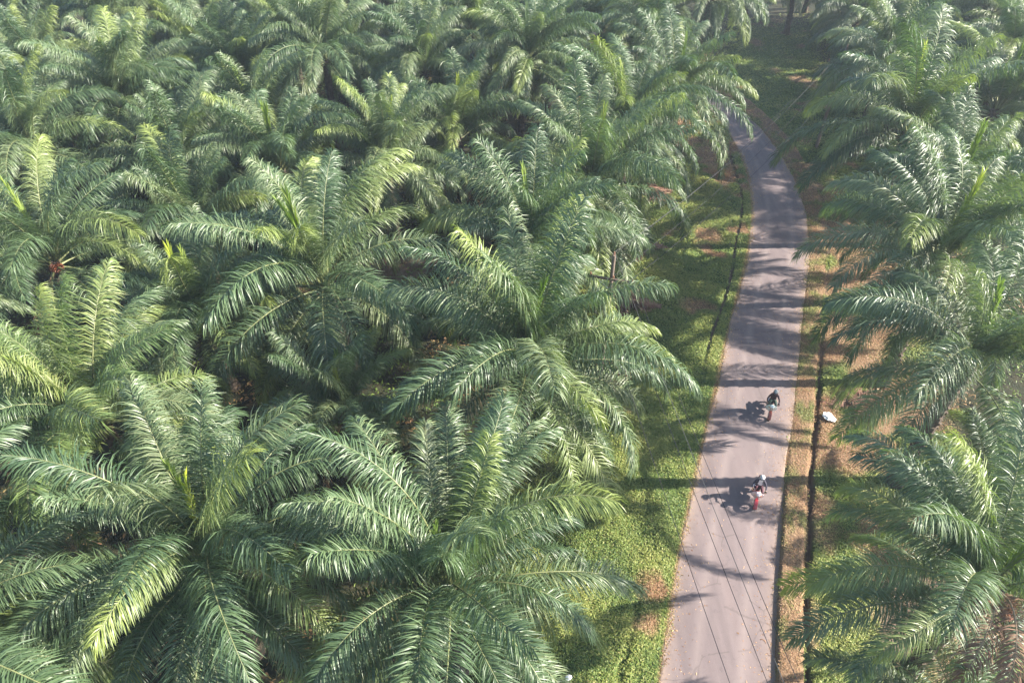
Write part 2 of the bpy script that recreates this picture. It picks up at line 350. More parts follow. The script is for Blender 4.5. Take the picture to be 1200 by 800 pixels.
# ------------------------------------------------------------------ palms
def frond_arrays(e0, e1, L, seed, n=235, lw=.040, ll=1.2, stiff=1.0, spear=False, flat=False, seg=3):
    g = np.random.default_rng(seed); N = 26
    s = np.linspace(0, 1, N); el = np.radians(e0 + (e1 - e0) * s ** 1.25); yaw = np.radians(g.uniform(-16, 16)) * s ** 2
    T = np.stack([np.cos(el) * np.cos(yaw), np.cos(el) * np.sin(yaw), np.sin(el)], 1)
    P = np.concatenate([[[0, 0, 0]], np.cumsum((T[1:] + T[:-1]) / 2 * (L / (N - 1)), 0)])
    side = np.stack([-np.sin(yaw), np.cos(yaw), 0 * yaw], 1)
    tw = np.radians(g.uniform(-35, 35)) * s
    U = np.cross(T, side); side2 = side * np.cos(tw)[:, None] + U * np.sin(tw)[:, None]; U = np.cross(T, side2); side = side2
    # midrib: a four sided tapering tube
    rad = np.interp(s, [0, .06, .16, .6, 1], [.13, .075, .05, .026, .008]); V = []; Fq = []; mi = []
    for k, (a, b) in enumerate(((1, 0), (0, .8), (-1, 0), (0, -.8))): V.append(P + (side * a + U * b) * rad[:, None])
    V = np.stack(V, 1).reshape(-1, 3)
    for i in range(N - 1):
        for k in range(4): Fq.append((i * 4 + k, i * 4 + (k + 1) % 4, i * 4 + 4 + (k + 1) % 4, i * 4 + 4 + k))
    mi += [1] * len(Fq)
    tint = [np.full(len(V), .5)]; al = [np.zeros(len(V))]; Vs = [V]; base = len(V)
    t0 = .30 if spear else .15
    t = np.repeat(np.linspace(t0, .995, n), 2) + g.normal(0, .0035, 2 * n); t = np.clip(t, t0, .999)
    sg = np.tile([1., -1.], n); keep = g.random(2 * n) > .05
    t = t[keep]; sg = sg[keep]; m = len(t)
    pt = np.stack([np.interp(t, s, P[:, i]) for i in range(3)], 1); TT = np.stack([np.interp(t, s, T[:, i]) for i in range(3)], 1)
    SS = np.stack([np.interp(t, s, side[:, i]) for i in range(3)], 1); UU = np.stack([np.interp(t, s, U[:, i]) for i in range(3)], 1)
    prof = np.interp(t, [.15, .25, .45, .7, .9, 1], [.40, .80, 1.0, .97, .80, .55])
    ln = ll * 1.02 * prof * g.uniform(.82, 1.12, m)
    phi = np.radians(np.interp(t, [.15, .5, .85, 1], [80, 64, 48, 30]) + g.normal(0, 6, m))
    if spear: phi = np.radians(g.uniform(6, 16, m)); ln = ln * .8
    eta = np.radians(np.where(g.random(m) < .5, 28, -4) + g.normal(0, 9, m))
    if flat: eta = eta * .3
    d0 = TT * np.cos(phi)[:, None] + (SS * (sg * np.cos(eta))[:, None] + UU * np.sin(eta)[:, None]) * np.sin(phi)[:, None]
    droop = g.uniform(.45, 1.25, m) * stiff
    if flat or spear: droop = droop * .12
    K = seg + 1; pos = pt.copy(); rows = []
    prw = np.interp(np.linspace(0, 1, K), [0, .25, .6, 1], [.55, 1, .85, .08])
    for k in range(K):
        f = k / seg
        d = d0 + np.array([0, 0, -1.0]) * (droop * 2.4 * f ** .85)[:, None]; d /= np.linalg.norm(d, axis=1, keepdims=True)
        wv = TT - d * (TT * d).sum(1, keepdims=True); wv /= np.linalg.norm(wv, axis=1, keepdims=True) + 1e-6
        rl = np.cross(d, wv); a_ = g.normal(0, .45, m) if k == 0 else a_
        wv = wv * np.cos(a_)[:, None] + rl * np.sin(a_)[:, None]
        hwid = (lw / 2 * prw[k])
        rows.append(np.stack([pos - wv * hwid, pos + wv * hwid], 1))
        if k < seg: pos = pos + d * (ln / seg)[:, None]
    A = np.stack(rows, 1).reshape(m, -1, 3)         # m, K*2, 3
    Vs.append(A.reshape(-1, 3)); nn = K * 2
    b = base + np.arange(m)[:, None] * nn
    q = np.concatenate([np.stack([b[:, 0] + 2 * k, b[:, 0] + 2 * k + 1, b[:, 0] + 2 * k + 3, b[:, 0] + 2 * k + 2], 1) for k in range(seg)])
    Fq = np.concatenate([np.array(Fq), q]); mi = np.concatenate([np.array(mi), np.zeros(len(q), int)])
    tint.append(np.repeat(g.random(m), nn)); al.append(np.repeat(t, nn))
    V = np.concatenate(Vs)
    return V, Fq.astype(np.int32), mi, np.concatenate(tint), np.concatenate(al)
def frond_mesh(name, arr, mats):
    V, Fq, mi, ti, al = arr
    return np_mesh(name, V, Fq, dict(tint=ti, along=al, frond=np.zeros(len(V))), mats, mi)
FL = 7.6
CLASSES = [(86, 40), (80, 5), (71, -25), (61, -46), (50, -60), (38, -70), (24, -76), (9, -80), (-12, -82)]
green = [M['leaf'], M['rachis']]
farr = [[frond_arrays(e0, e1, FL * (1 - .10 * (i == 0) - .06 * (i > 6)), 100 + i * 7 + v, n=235) for v in range(3)] for i, (e0, e1) in enumerate(CLASSES)]
fmesh = [[frond_mesh('frond', a, green) for a in c] for c in farr]
sarr = frond_arrays(88, 80, FL * .62, 7, n=50, spear=True, lw=.05)
smesh = frond_mesh('spear_leaf', sarr, green)
darr = [frond_arrays(a, b, FL * .68, 40 + k, n=70, ll=.8, stiff=1.3) for k, (a, b) in enumerate(((-30, -86), (-2, -80), (14, -78)))]
dmesh = [frond_mesh('dead_frond', a, [M['dead'], M['drystalk']]) for a in darr]

def trunk_mesh(h, seed):
    g = random.Random(seed); b = MB(); n = 12; pts = []; rads = []
    lx, ly = g.uniform(-.25, .25), g.uniform(-.25, .25)
    for i in range(n + 1):
        f = i / n; pts.append((lx * (f * f - 1), ly * (f * f - 1), h * f - (.35 if i == 0 else 0)))
        rads.append(.36 - .10 * f + .16 * max(0, 1 - f * 9) + .015 * math.sin(i * 2.1) + (.10 if f > .86 else 0))
    b.tube(pts, rads, 10)
    for i in range(int(h * 13)):           # spiral of cut leaf bases
        f = (i + .5) / (h * 13); q = i * 2.39996; r = .33 - .10 * f + (.08 if f > .86 else 0); z = h * f
        c = Vector((lx * (f * f - 1) + math.cos(q) * r, ly * (f * f - 1) + math.sin(q) * r, z + .08))
        b.box(c, (.22, .19, .06 + .1 * g.random()), (0, -R(48 + g.uniform(-12, 12)), q), .6)
    return b.mesh('trunk', M['trunk'], False)
TH = [6.4, 7.2, 8.0]
tmesh = [trunk_mesh(h, 5 + i) for i, h in enumerate(TH)]
def fruit_mesh(seed):
    g = random.Random(seed); b = MB()
    for i in range(46):
        z = 1 - 2 * (i + .5) / 46; q = i * 2.39996; r = math.sqrt(1 - z * z); c = Vector((r * math.cos(q) * .2, r * math.sin(q) * .2, z * .27))
        d = c.normalized(); b.tube([c * .6, c * 1.0, c * 1.0 + d * .05], [.055, .05, .012], 6)
    return b.mesh('fruit_bunch', M['fruit'])
frmesh = fruit_mesh(3)

def crown_plan(g, n, low):
    """list of (class, variant, azimuth, base height, scale) - shared by near and far palms"""
    out = []; az0 = g.uniform(0, 6.28)
    for i in range(n):
        a = i / (n - 1); c = min(len(CLASSES) - 1 - (0 if low else 1), int(a ** 1.06 * (len(CLASSES) - .01) + g.uniform(-.9, .9))); c = max(0, c)
        out.append((c, g.randrange(3), az0 + i * 2.39996 + g.uniform(-.4, .4), .15 - .75 * a, g.uniform(.8, 1.12)))
    return out
# far crowns: whole crown is one mesh, four kinds of it
def crown_mesh(seed):
    g = random.Random(seed); Vs = []; Fs = []; mis = []; at = dict(tint=[], along=[], frond=[]); b = 0
    for (c, v, az, z, s) in crown_plan(g, 40, False) + [('s', 0, g.uniform(0, 6), .1, 1.0)]:
        V, Fq, mi, ti, al = sarr if c == 's' else farr[c][v]
        m = np.array(Euler((R(g.uniform(-16, 16)), R(g.uniform(-9, 9)), az)).to_matrix()); W = (V * s) @ m.T + np.array([math.cos(az) * .22, math.sin(az) * .22, z])
        Vs.append(W); Fs.append(Fq + b); mis.append(mi); b += len(W)
        at['tint'].append(ti); at['along'].append(al); at['frond'].append(np.full(len(W), g.random()))
    return np_mesh('crown', np.concatenate(Vs), np.concatenate(Fs), {k: np.concatenate(v) for k, v in at.items()}, green, np.concatenate(mis))
cmesh = [crown_mesh(900 + i) for i in range(9)]

def make_palm(x, y, h, s, seed, near, label, dead=0, fruit=0, drop=(), n=42, low=True, tone=None, clear=None):
    g = random.Random(seed)
    z = float(gz(x, y))
    r = empty('oil_palm', (x, y, z), 0); r.rotation_euler = (R(g.uniform(-4, 4)), R(g.uniform(-4, 4)), 0) if not drop else (0, 0, 0)
    tag(r, label, 'palm tree', 'oil palms of the plantation')
    ti = min(range(3), key=lambda i: abs(TH[i] - h))
    t = link(bpy.data.objects.new('trunk', tmesh[ti]), r); t.scale = (1, 1, h / TH[ti]); t.rotation_euler = (0, 0, g.uniform(0, 6.28))
    if not near:
        c = link(bpy.data.objects.new('crown', cmesh[g.randrange(9)]), r); c.location = (0, 0, h); c.scale = (s, s, s)
        c.rotation_euler = (0, 0, g.uniform(0, 6.28)); return r
    for (c, v, az, dz, sc_) in crown_plan(g, n, low):
        d = math.degrees(az) % 360
        if clear and clear[0] <= d <= clear[1]: continue
        if any(a <= d <= b for a, b in drop) and (c > 2 or c == 0) and g.random() < .88: continue
        f = link(bpy.data.objects.new('frond', fmesh[c][v]), r)
        if tone and g.random() < .6: f.color = (*tone, 1)
        f.location = (math.cos(az) * .24, math.sin(az) * .24, h + dz); f.scale = (s * sc_,) * 3
        f.rotation_euler = (R(g.uniform(-16, 16)), R(g.uniform(-9, 9)), az)
    for k in range(1 + (g.random() < .4)):
        f = link(bpy.data.objects.new('spear_leaf', smesh), r); f.location = (g.uniform(-.1, .1), g.uniform(-.1, .1), h + .1); f.color = (1.7, 1.6, .7, 1)
        f.scale = (s,) * 3; f.rotation_euler = (R(g.uniform(-8, 8)), R(g.uniform(-8, 8)), g.uniform(0, 6.28))
    for k in range(dead):
        az = g.uniform(0, 6.28); f = link(bpy.data.objects.new('dead_frond', dmesh[(k + seed) % 3]), r)
        f.location = (math.cos(az) * .3, math.sin(az) * .3, h - .75); f.scale = (s,) * 3; f.rotation_euler = (0, 0, az)
    for k in range(fruit):
        az = -1.57 + g.uniform(-1.2, 1.2); f = link(bpy.data.objects.new('fruit_bunch', frmesh), r)
        f.location = (math.cos(az) * .5, math.sin(az) * .5, h - .35); f.rotation_euler = (g.uniform(-.4, .4), g.uniform(-.4, .4), az)
    return r

th = R(PITCH); cs, sn = math.cos(th), math.sin(th)
def project(X, Y, Z):
    dz = Z - CAM_H; dep = Y * cs - dz * sn; up = Y * sn + dz * cs
    return 600 + 820 * X / dep, 400 - 820 * up / dep
# palms one can pick out: x, y, trunk height, frond scale, label, extras
KEY = [
 (-2.1, 13.4, 7.4, 1.0, 'big round-headed oil palm nearest the bottom middle, standing closest to the road on its left', dict(n=50, fruit=1)),
 (-11.5, 14.3, 7.2, 1.0, 'dense oil palm at the bottom left, one tree left of the nearest roadside palm', dict(n=40, fruit=2)),
 (-18.4, 21.9, 7.6, .98, 'oil palm with bright yellow-green arching fronds, halfway down the left edge', dict(n=40, tone=(1.28, 1.22, .85))),
 (.3, 25.1, 7.4, 1.12, 'roadside oil palm straight behind the big bottom middle palm, left of the two riders', dict(n=38)),
 (-10.2, 32.1, 7.6, 1.2, 'large oil palm with long spread fronds over a dark gap in the left block', dict(n=36, fruit=1)),
 (-27.5, 33.4, 7.6, 1.05, 'oil palm at the left edge with a reddish brown open heart', dict(n=34, fruit=2, dead=1)),
 (5.2, 43.2, 7.6, 1.08, 'oil palm with its trunk showing above the red-brown leaf litter beside the left verge', dict(n=38)),
 (-8.8, 24.2, 4.6, .74, 'short shaded oil palm down in the dark gap of the left block', dict(n=30, dead=2)),
 (1.4, 35.4, 7.4, 1.02, 'oil palm hiding the foot of the power pole beside the left verge', dict(n=40)),
 (13.2, 57.8, 7.4, 1.02, 'oil palm whose fronds hang over the road where it bends away at the top', dict(n=40)),
 (8.6, 50.6, 7.4, 1.05, 'oil palm with fronds drooping onto the left verge just above the farthest red-brown heap', dict(n=40)),
 (15.6, 9.2, 5.0, .70, 'oil palm cut by the bottom edge at the lower right corner', dict(n=36, drop=((0, 72), (288, 360)))),
 (27.9, 39.1, 9.0, .98, 'oil palm in front of the star-shaped one at the upper right', dict(n=40)),
 (23.6, 20.6, 2.4, .68, 'short young oil palm with low bright green fronds at the right edge', dict(n=20)),
 (30.6, 98.0, 7.4, 1.0, 'middle one of the dark palms closing the grassy clearing at the top', dict(n=30)),
 (36.0, 96.0, 7.8, 1.0, 'right one of the dark palms closing the grassy clearing at the top', dict(n=30)),
 (24.6, 97.5, 7.0, 1.0, 'left one of the dark palms closing the grassy clearing at the top', dict(n=30)),
 (21.0, 23.3, 9.2, .98, 'oil palm on the right, level with the farther rider, fronds over the drain', dict(n=34, drop=((0, 80), (280, 360)))),
 (23.0, 31.1, 9.2, 1.02, 'broad oil palm on the right whose dark fronds reach over the road edge', dict(n=40, drop=((0, 55), (305, 360)))),
 (28.1, 46.3, 9.6, 1.15, 'star-shaped oil palm at the upper right with pale leaf ribs meeting in its open centre', dict(n=30)),
 (15.9, 12.2, 9.0, .87, 'oil palm at the lower right with a hanging brown dead frond and orange fruit', dict(n=46, dead=1, fruit=2, clear=(225, 292), drop=((0, 72), (288, 360)))),
]
pts = [(k[0], k[1]) for k in KEY]
POLES = [(5.5, 31.2), (29.6, 63.4)]
fill = []
gap = [(-9, 23.3, 6.5)]
for row, y0 in enumerate(np.arange(3.0, 110, 7.2)):
    for kx in range(-14, 15):
        x = kx * 8.3 + (4.15 if row % 2 else 0) + rnd.uniform(-1.3, 1.3); y = y0 + rnd.uniform(-1.2, 1.2)
        u, v = project(x, y, 7.5)
        if not (-150 < u < 1330 and v < 960): continue
        if y > 100 and not 8 < x < 48: continue
        if y < 52 and x > float(xc(y)) + 9: continue
        if y < 97 and verge_left(y) - 2.5 < x < verge_right(y) + 1.6: continue
        if y >= 97 and abs(x - float(xc(y))) < 5: continue
        if any((x - a) ** 2 + (y - b) ** 2 < 6.9 ** 2 for a, b in pts): continue
        if any((x - a) ** 2 + (y - b) ** 2 < c * c for a, b, c in gap): continue
        if any((x - a) ** 2 + (y - b) ** 2 < 3.0 ** 2 for a, b in POLES): continue
        pts.append((x, y)); fill.append((x, y, row))
ORD = ['first', 'second', 'third', 'fourth', 'fifth', 'sixth', 'seventh', 'eighth', 'ninth', 'tenth', 'eleventh', 'twelfth', 'thirteenth', 'fourteenth', 'fifteenth', 'sixteenth', 'seventeenth', 'eighteenth']
key_palms = [make_palm(x, y, h, s, 50 + i, True, lab, **kw) for i, (x, y, h, s, lab, kw) in enumerate(KEY)]
DEADKEY = [k[4] for k in KEY].index('oil palm at the lower right with a hanging brown dead frond and orange fruit')
# the lower right palm's broken dead frond and its bunches
arr = frond_arrays(62, -90, FL * .62, 77, n=110, ll=.9, stiff=1.5); bmesh_dead = frond_mesh('dead_frond', arr, [M['dead'], M['drystalk']])
for az, zz in ((-2.0, .5), (-2.3, .3)):
    f = link(bpy.data.objects.new('dead_frond', bmesh_dead), key_palms[DEADKEY]); f.location = (.2, -.3, 9.0 + zz); f.rotation_euler = (0, 0, az)
for dx, dy in ((.50, -.85), (.72, -.62)):
    f = link(bpy.data.objects.new('fruit_bunch', frmesh), key_palms[DEADKEY]); f.location = (dx, dy, 9.25); f.rotation_euler = (.5, .3, dx * 5)
# rows counted from the front, trees counted outward from the road
rows = {}
for (x, y, row) in fill + [(k[0], k[1], None) for k in KEY]: rows.setdefault((round((y - 3.0) / 7.2), x < (float(xc(y)) if y < 70 else 28)), []).append((x, y, row))
first = {l: min(r for r, ll in rows if ll == l) for l in (True, False)}
for (row, left), L in sorted(rows.items()):
    L.sort(key=lambda p: -p[0] if left else p[0])
    for j, (x, y, own) in enumerate(L):
        if own is None: continue
        seed = int(x * 13 + y * 77) & 0xffff; g = random.Random(seed)
        lab = 'oil palm %s of the road, %s row from the front, %s from the road' % ('left' if left else 'right', ORD[row - first[left]], ORD[j])
        g_a = g.uniform(0, 300)
        make_palm(x, y, g.uniform(5.0, 9.4), g.uniform(.88, 1.10) * (1 if y < 60 else .92), seed, y < 56, lab, drop=((g_a, g_a + 55),) if g.random() < .35 else (), dead=g.choice((0, 1, 1, 2)), fruit=g.random() < .3, n=g.randint(38, 46))
print('PALMS', len(KEY), len(fill))

# ------------------------------------------------------------------ weeds, grass, undergrowth (one uncountable mass each)
def leaf_cloud(name, x, y, z, size, wid, tint, dryv, seed, up=.5):
    g = np.random.default_rng(seed); n = len(x)
    az = g.uniform(0, 2 * np.pi, n); el = np.radians(g.uniform(-15, 75, n) * up * 1.4)
    d = np.stack([np.cos(az) * np.cos(el), np.sin(az) * np.cos(el), np.sin(el)], 1)
    d2 = d + np.array([0, 0, -.9]); d2 /= np.linalg.norm(d2, axis=1, keepdims=True)
    sd = np.stack([-np.sin(az), np.cos(az), g.normal(0, .35, n)], 1)
    p0 = np.stack([x, y, z], 1); p1 = p0 + d * (size * .55)[:, None]; p2 = p1 + d2 * (size * .45)[:, None]
    w_ = (wid / 2)[:, None] * sd
    V = np.stack([p0 - w_ * .4, p0 + w_ * .4, p1 + w_, p1 - w_, p2 + w_ * .25, p2 - w_ * .25], 1).reshape(-1, 3)
    b = np.arange(n)[:, None] * 6
    Fq = np.concatenate([b + np.array([[0, 1, 2, 3]]), b + np.array([[3, 2, 4, 5]])])
    me = np_mesh(name, V, Fq, dict(tint=np.repeat(tint, 6), dry=np.repeat(dryv, 6)), [M['grass']])
    return tag(link(bpy.data.objects.new(name, me)), kind='stuff')
g = np.random.default_rng(4)
def scatter(n, y0, y1, lo, hi):
    y = g.uniform(y0, y1, n); a = lo(y); b = hi(y); x = a + (b - a) * g.random(n); return x, y
# left verge and right verge
xs = []; ys = []
for (n, y0, y1) in ((280000, 7, 32), (160000, 32, 60), (60000, 60, 104)):
    a, b = scatter(n, y0, y1, lambda y: verge_left(y) - 2.5, lambda y: xc(y) - hw(y) + .30); xs.append(a); ys.append(b)
for (n, y0, y1) in ((130000, 7, 32), (90000, 32, 60), (50000, 60, 104)):
    a, b = scatter(n, y0, y1, lambda y: xc(y) + hw(y) - .28, lambda y: verge_right(y) + 5); xs.append(a); ys.append(b)
x = np.concatenate(xs); y = np.concatenate(ys); u = x - xc(y); h = hw(y)
und, dryv = zones(x, y)
clump = vnoise(x, y, 1.1, 31) * .6 + vnoise(x, y, .42, 32) * .4
keep = (g.random(len(x)) < np.clip(clump * 1.9 - .15, .05, 1) * (1 - .55 * und)) & (gz(x, y) > -.2)
keep &= (np.abs(u) > h - .30 * vnoise(x, y, .5, 77) ** 1.5 - .02)
strip = (u > h) & (u < 3.72)
keep &= ~((u > 3.83 + .08 * vnoise(x, y, .5, 78)) & (u < 4.06 - .08 * vnoise(x, y, .5, 79)) & (g.random(len(x)) < .93))
x, y, u, h, dryv, clump, strip, und = (q[keep] for q in (x, y, u, h, dryv, clump, strip, und))
n = len(x); edge = smooth(.0, 1.2, np.abs(u) - h)
ht = np.where(strip, .06, .04 + .34 * np.clip(clump - .25, 0, 1) * edge * np.where(u < 0, 1, .7)) * (1 - .45 * dryv)
z = gz(x, y) + ht * g.random(n) ** .6
far = 1 + smooth(25, 80, y) * .9
size = g.uniform(.06, .17, n) * far * np.where(strip, .7, 1); wid = g.uniform(.025, .062, n) * far * (1 - .5 * dryv)
tint = np.clip(vnoise(x, y, 1.7, 35) * .75 + g.normal(.20, .22, n), 0, 1)
dd = np.clip(dryv + g.normal(0, .12, n), 0, 1) * (g.random(n) < .92)
lf = u < 0
o = leaf_cloud('verge_weeds', x[lf], y[lf], z[lf], size[lf], wid[lf], tint[lf], dd[lf], 1); tag(o, 'lush green weeds with dry patches on the left verge', 'weeds')
o = leaf_cloud('dry_grass', x[~lf], y[~lf], z[~lf], size[~lf], wid[~lf], tint[~lf], dd[~lf], 2); tag(o, 'dry tan grass and weeds along the right road edge and drain', 'grass')
# undergrowth in the gaps between the palms
x = g.uniform(-75, 75, 300000); y = g.uniform(4, 105, 300000)
k = (np.abs(x) < 18 + y * .75) & ((x < verge_left(y) - 1.5) | (x > verge_right(y) + 3)); x = x[k]; y = y[k]
cl = vnoise(x, y, 2.4, 41) * .6 + vnoise(x, y, .9, 42) * .4; k = g.random(len(x)) < np.clip(cl * 2.2 - .6, 0, 1); x = x[k]; y = y[k]; cl = cl[k]; n = len(x)
o = leaf_cloud('undergrowth', x, y, gz(x, y) + .5 * cl * g.random(n), g.uniform(.15, .36, n), g.uniform(.05, .12, n), g.random(n) * .6, (vnoise(x, y, 3, 43) > .66) * g.uniform(.5, 1, n), 3)
tag(o, 'dark low undergrowth between the palm trunks', 'undergrowth')

# heaps of red-brown cut fronds
lit = [frond_arrays(6, -8, 3.6, 300 + k, n=60, ll=.75, flat=True, lw=.07) for k in range(3)]
def heap(x, y, n, rad, seed, label):
    g = random.Random(seed); Vs = []; Fs = []; mis = []; tis = []; b = 0; frs = []
    for k in range(n):
        V, Fq, mi, ti, al = lit[k % 3]; az = g.uniform(0, 6.28); s = g.uniform(.55, .95)
        m = np.array(Euler((g.uniform(-.3, .3), g.uniform(-.12, .10), az)).to_matrix())
        W = (V * s) @ m.T + np.array([g.uniform(-rad, rad) - math.cos(az) * 1.4 * s, g.uniform(-rad, rad) * .7 - math.sin(az) * 1.4 * s, .08 + .45 * k / n])
        Vs.append(W); Fs.append(Fq + b); mis.append(mi); tis.append(ti); frs.append(np.full(len(W), g.random())); b += len(W)
    V = np.concatenate(Vs); zz = gz(V[:, 0] + x, V[:, 1] + y) - float(gz(x, y)); V[:, 2] = np.maximum(V[:, 2] * np.exp(-((V[:, 0] / (rad + 1.6)) ** 2 + (V[:, 1] / (rad + 1.2)) ** 2) * .8), .02) + zz
    me = np_mesh('frond_heap', V, np.concatenate(Fs), dict(tint=np.concatenate(tis), along=np.zeros(b), frond=np.concatenate(frs)), [M['litter'], M['drystalk']], np.concatenate(mis))
    o = link(bpy.data.objects.new('frond_heap', me)); o.location = (x, y, float(gz(x, y)))
    return tag(o, label, 'heap', 'heaps of cut dry fronds')
# dry leaves and grit blown along the road edges
y = g.uniform(8, 70, 2600); q = g.random(2600) ** .35; sg = np.where(g.random(2600) < .4, -1, 1); u = sg * hw(y) * (q * .97); x = xc(y) + u
o = leaf_cloud('road_litter', x, y, .037 + .03 * (1 - q * q) + .004 + 0 * x, g.uniform(.05, .16, 2600), g.uniform(.02, .05, 2600), g.random(2600), np.ones(2600), 9, .12)
tag(o, 'scattered dry leaves along the road edges', 'leaf litter')
heap(9.6, 45.4, 16, 1.1, 1, 'wide red-brown heap of dry fronds on the left verge, middle one of three')
heap(7.9, 38.9, 12, .8, 2, 'small red-brown heap of dry fronds beside the palm trunk, nearest of three')
heap(12.0, 54.6, 13, 1.0, 3, 'farthest red-brown heap of dry fronds on the left verge')
heap(21.5, 29.2, 10, .8, 5, 'red-brown heap of dry fronds on the right, behind the white sack')

# crumpled white sack
def sack(name, x, y, s, rz, label):
    g = random.Random(int(x * 10)); b = MB(); secs = []
    for i in range(9):
        f = i / 8; secs.append([((f - .5) * 1.0 * s, math.cos(q) * s * (.10 + .28 * math.sin(math.pi * (.12 + .8 * f))) * g.uniform(.8, 1.15), max(.0, .13 * s + math.sin(q) * s * (.03 + .16 * math.sin(math.pi * (.1 + .85 * f))) * g.uniform(.7, 1.2))) for q in [2 * math.pi * k / 12 for k in range(12)]])
    b.loft(secs); b.v = [(px + .05 * s * (g.random() - .5), py + .09 * s * (g.random() - .5), max(-.08, pz + .10 * s * (g.random() - .35))) for px, py, pz in b.v]
    o = b.build(name, M['sack'], None, False); o.location = (x, y, float(gz(x, y)) + .10); o.rotation_euler = (0, R(8), rz)
    return tag(o, label, 'sack')
sack('plastic_sack', 18.85, 28.1, .78, R(-35), 'crumpled white sack lying right of the drain beside the frond tip')
sack('plastic_bag', 2.45, 13.0, .32, R(30), 'tiny white plastic bag on brown litter at the bottom edge')

# ------------------------------------------------------------------ power line
def pole(x, y, h, arm_z, rz, label):
    z = float(gz(x, y)); r = empty('utility_pole', (x, y, z), rz); tag(r, label, 'utility pole', 'poles of the power line')
    b = MB(); b.tube([(0, 0, -.4), (0, 0, h * .5), (0, 0, h)], [.17, .14, .10], 10); b.build('post', M['conc'], r)
    b = MB(); b.box((0, -.16, arm_z), (2.6, .10, .12)); b.build('crossarm', M['wood'], r)
    for s_ in (-1, 1):
        b = MB(); b.tube([(s_ * .85, -.16, arm_z - .06), (0, -.13, arm_z - .75)], .022, 6); b.build('brace', M['metal'], r)
    for q, pz, py in ((-1.15, arm_z + .06, -.16), (0.12, arm_z + .06, -.16), (1.15, arm_z + .06, -.16), (0, h, 0)):
        b = MB(); b.tube([(q, py, pz), (q, py, pz + .05), (q, py, pz + .06), (q, py, pz + .12), (q, py, pz + .13), (q, py, pz + .2)], [.03, .03, .06, .06, .04, .035], 8); b.build('insulator', M['ceramic'], r)
    m = Matrix.Rotation(rz, 4, 'Z')
    return [Vector((x, y, z)) + (m @ Vector((q, py, pz + .19))) for q, pz, py in ((-1.15, arm_z + .06, -.16), (0.12, arm_z + .06, -.16), (1.15, arm_z + .06, -.16), (0, h, 0))]
pA = pole(10.6, -9.0, 9.6, 8.1, R(8), 'nearest weathered power pole, where the cables over the lower road lead')
pB = pole(5.5, 31.2, 9.6, 8.1, R(-16), 'weathered power pole with a dark crossarm among the fronds left of the road')
pC = pole(29.6, 63.4, 9.6, 8.1, R(-36), 'farthest weathered power pole, top showing above the fronds right of the road bend')
names = ['leftmost dark power cable over the lower road', 'second dark power cable from the left over the lower road', 'third dark power cable from the left over the lower road', 'upper power cable running above the three level ones']
for i in range(4):
    b = MB(); P = []
    for a, c, sag in ((pA[i], pB[i], .55), (pB[i], pC[i], 1.2)):
        for k in range(24 if a is pA[i] else 25):
            f = k / 24; p = a.lerp(c, f); p.z -= sag * 4 * f * (1 - f); P.append(p)
    b.tube(P, .012, 6); o = b.build('power_cable', M['cable'] if i < 3 else M['cablepale'])
    tag(o, names[i], 'cable', 'cables of the power line')

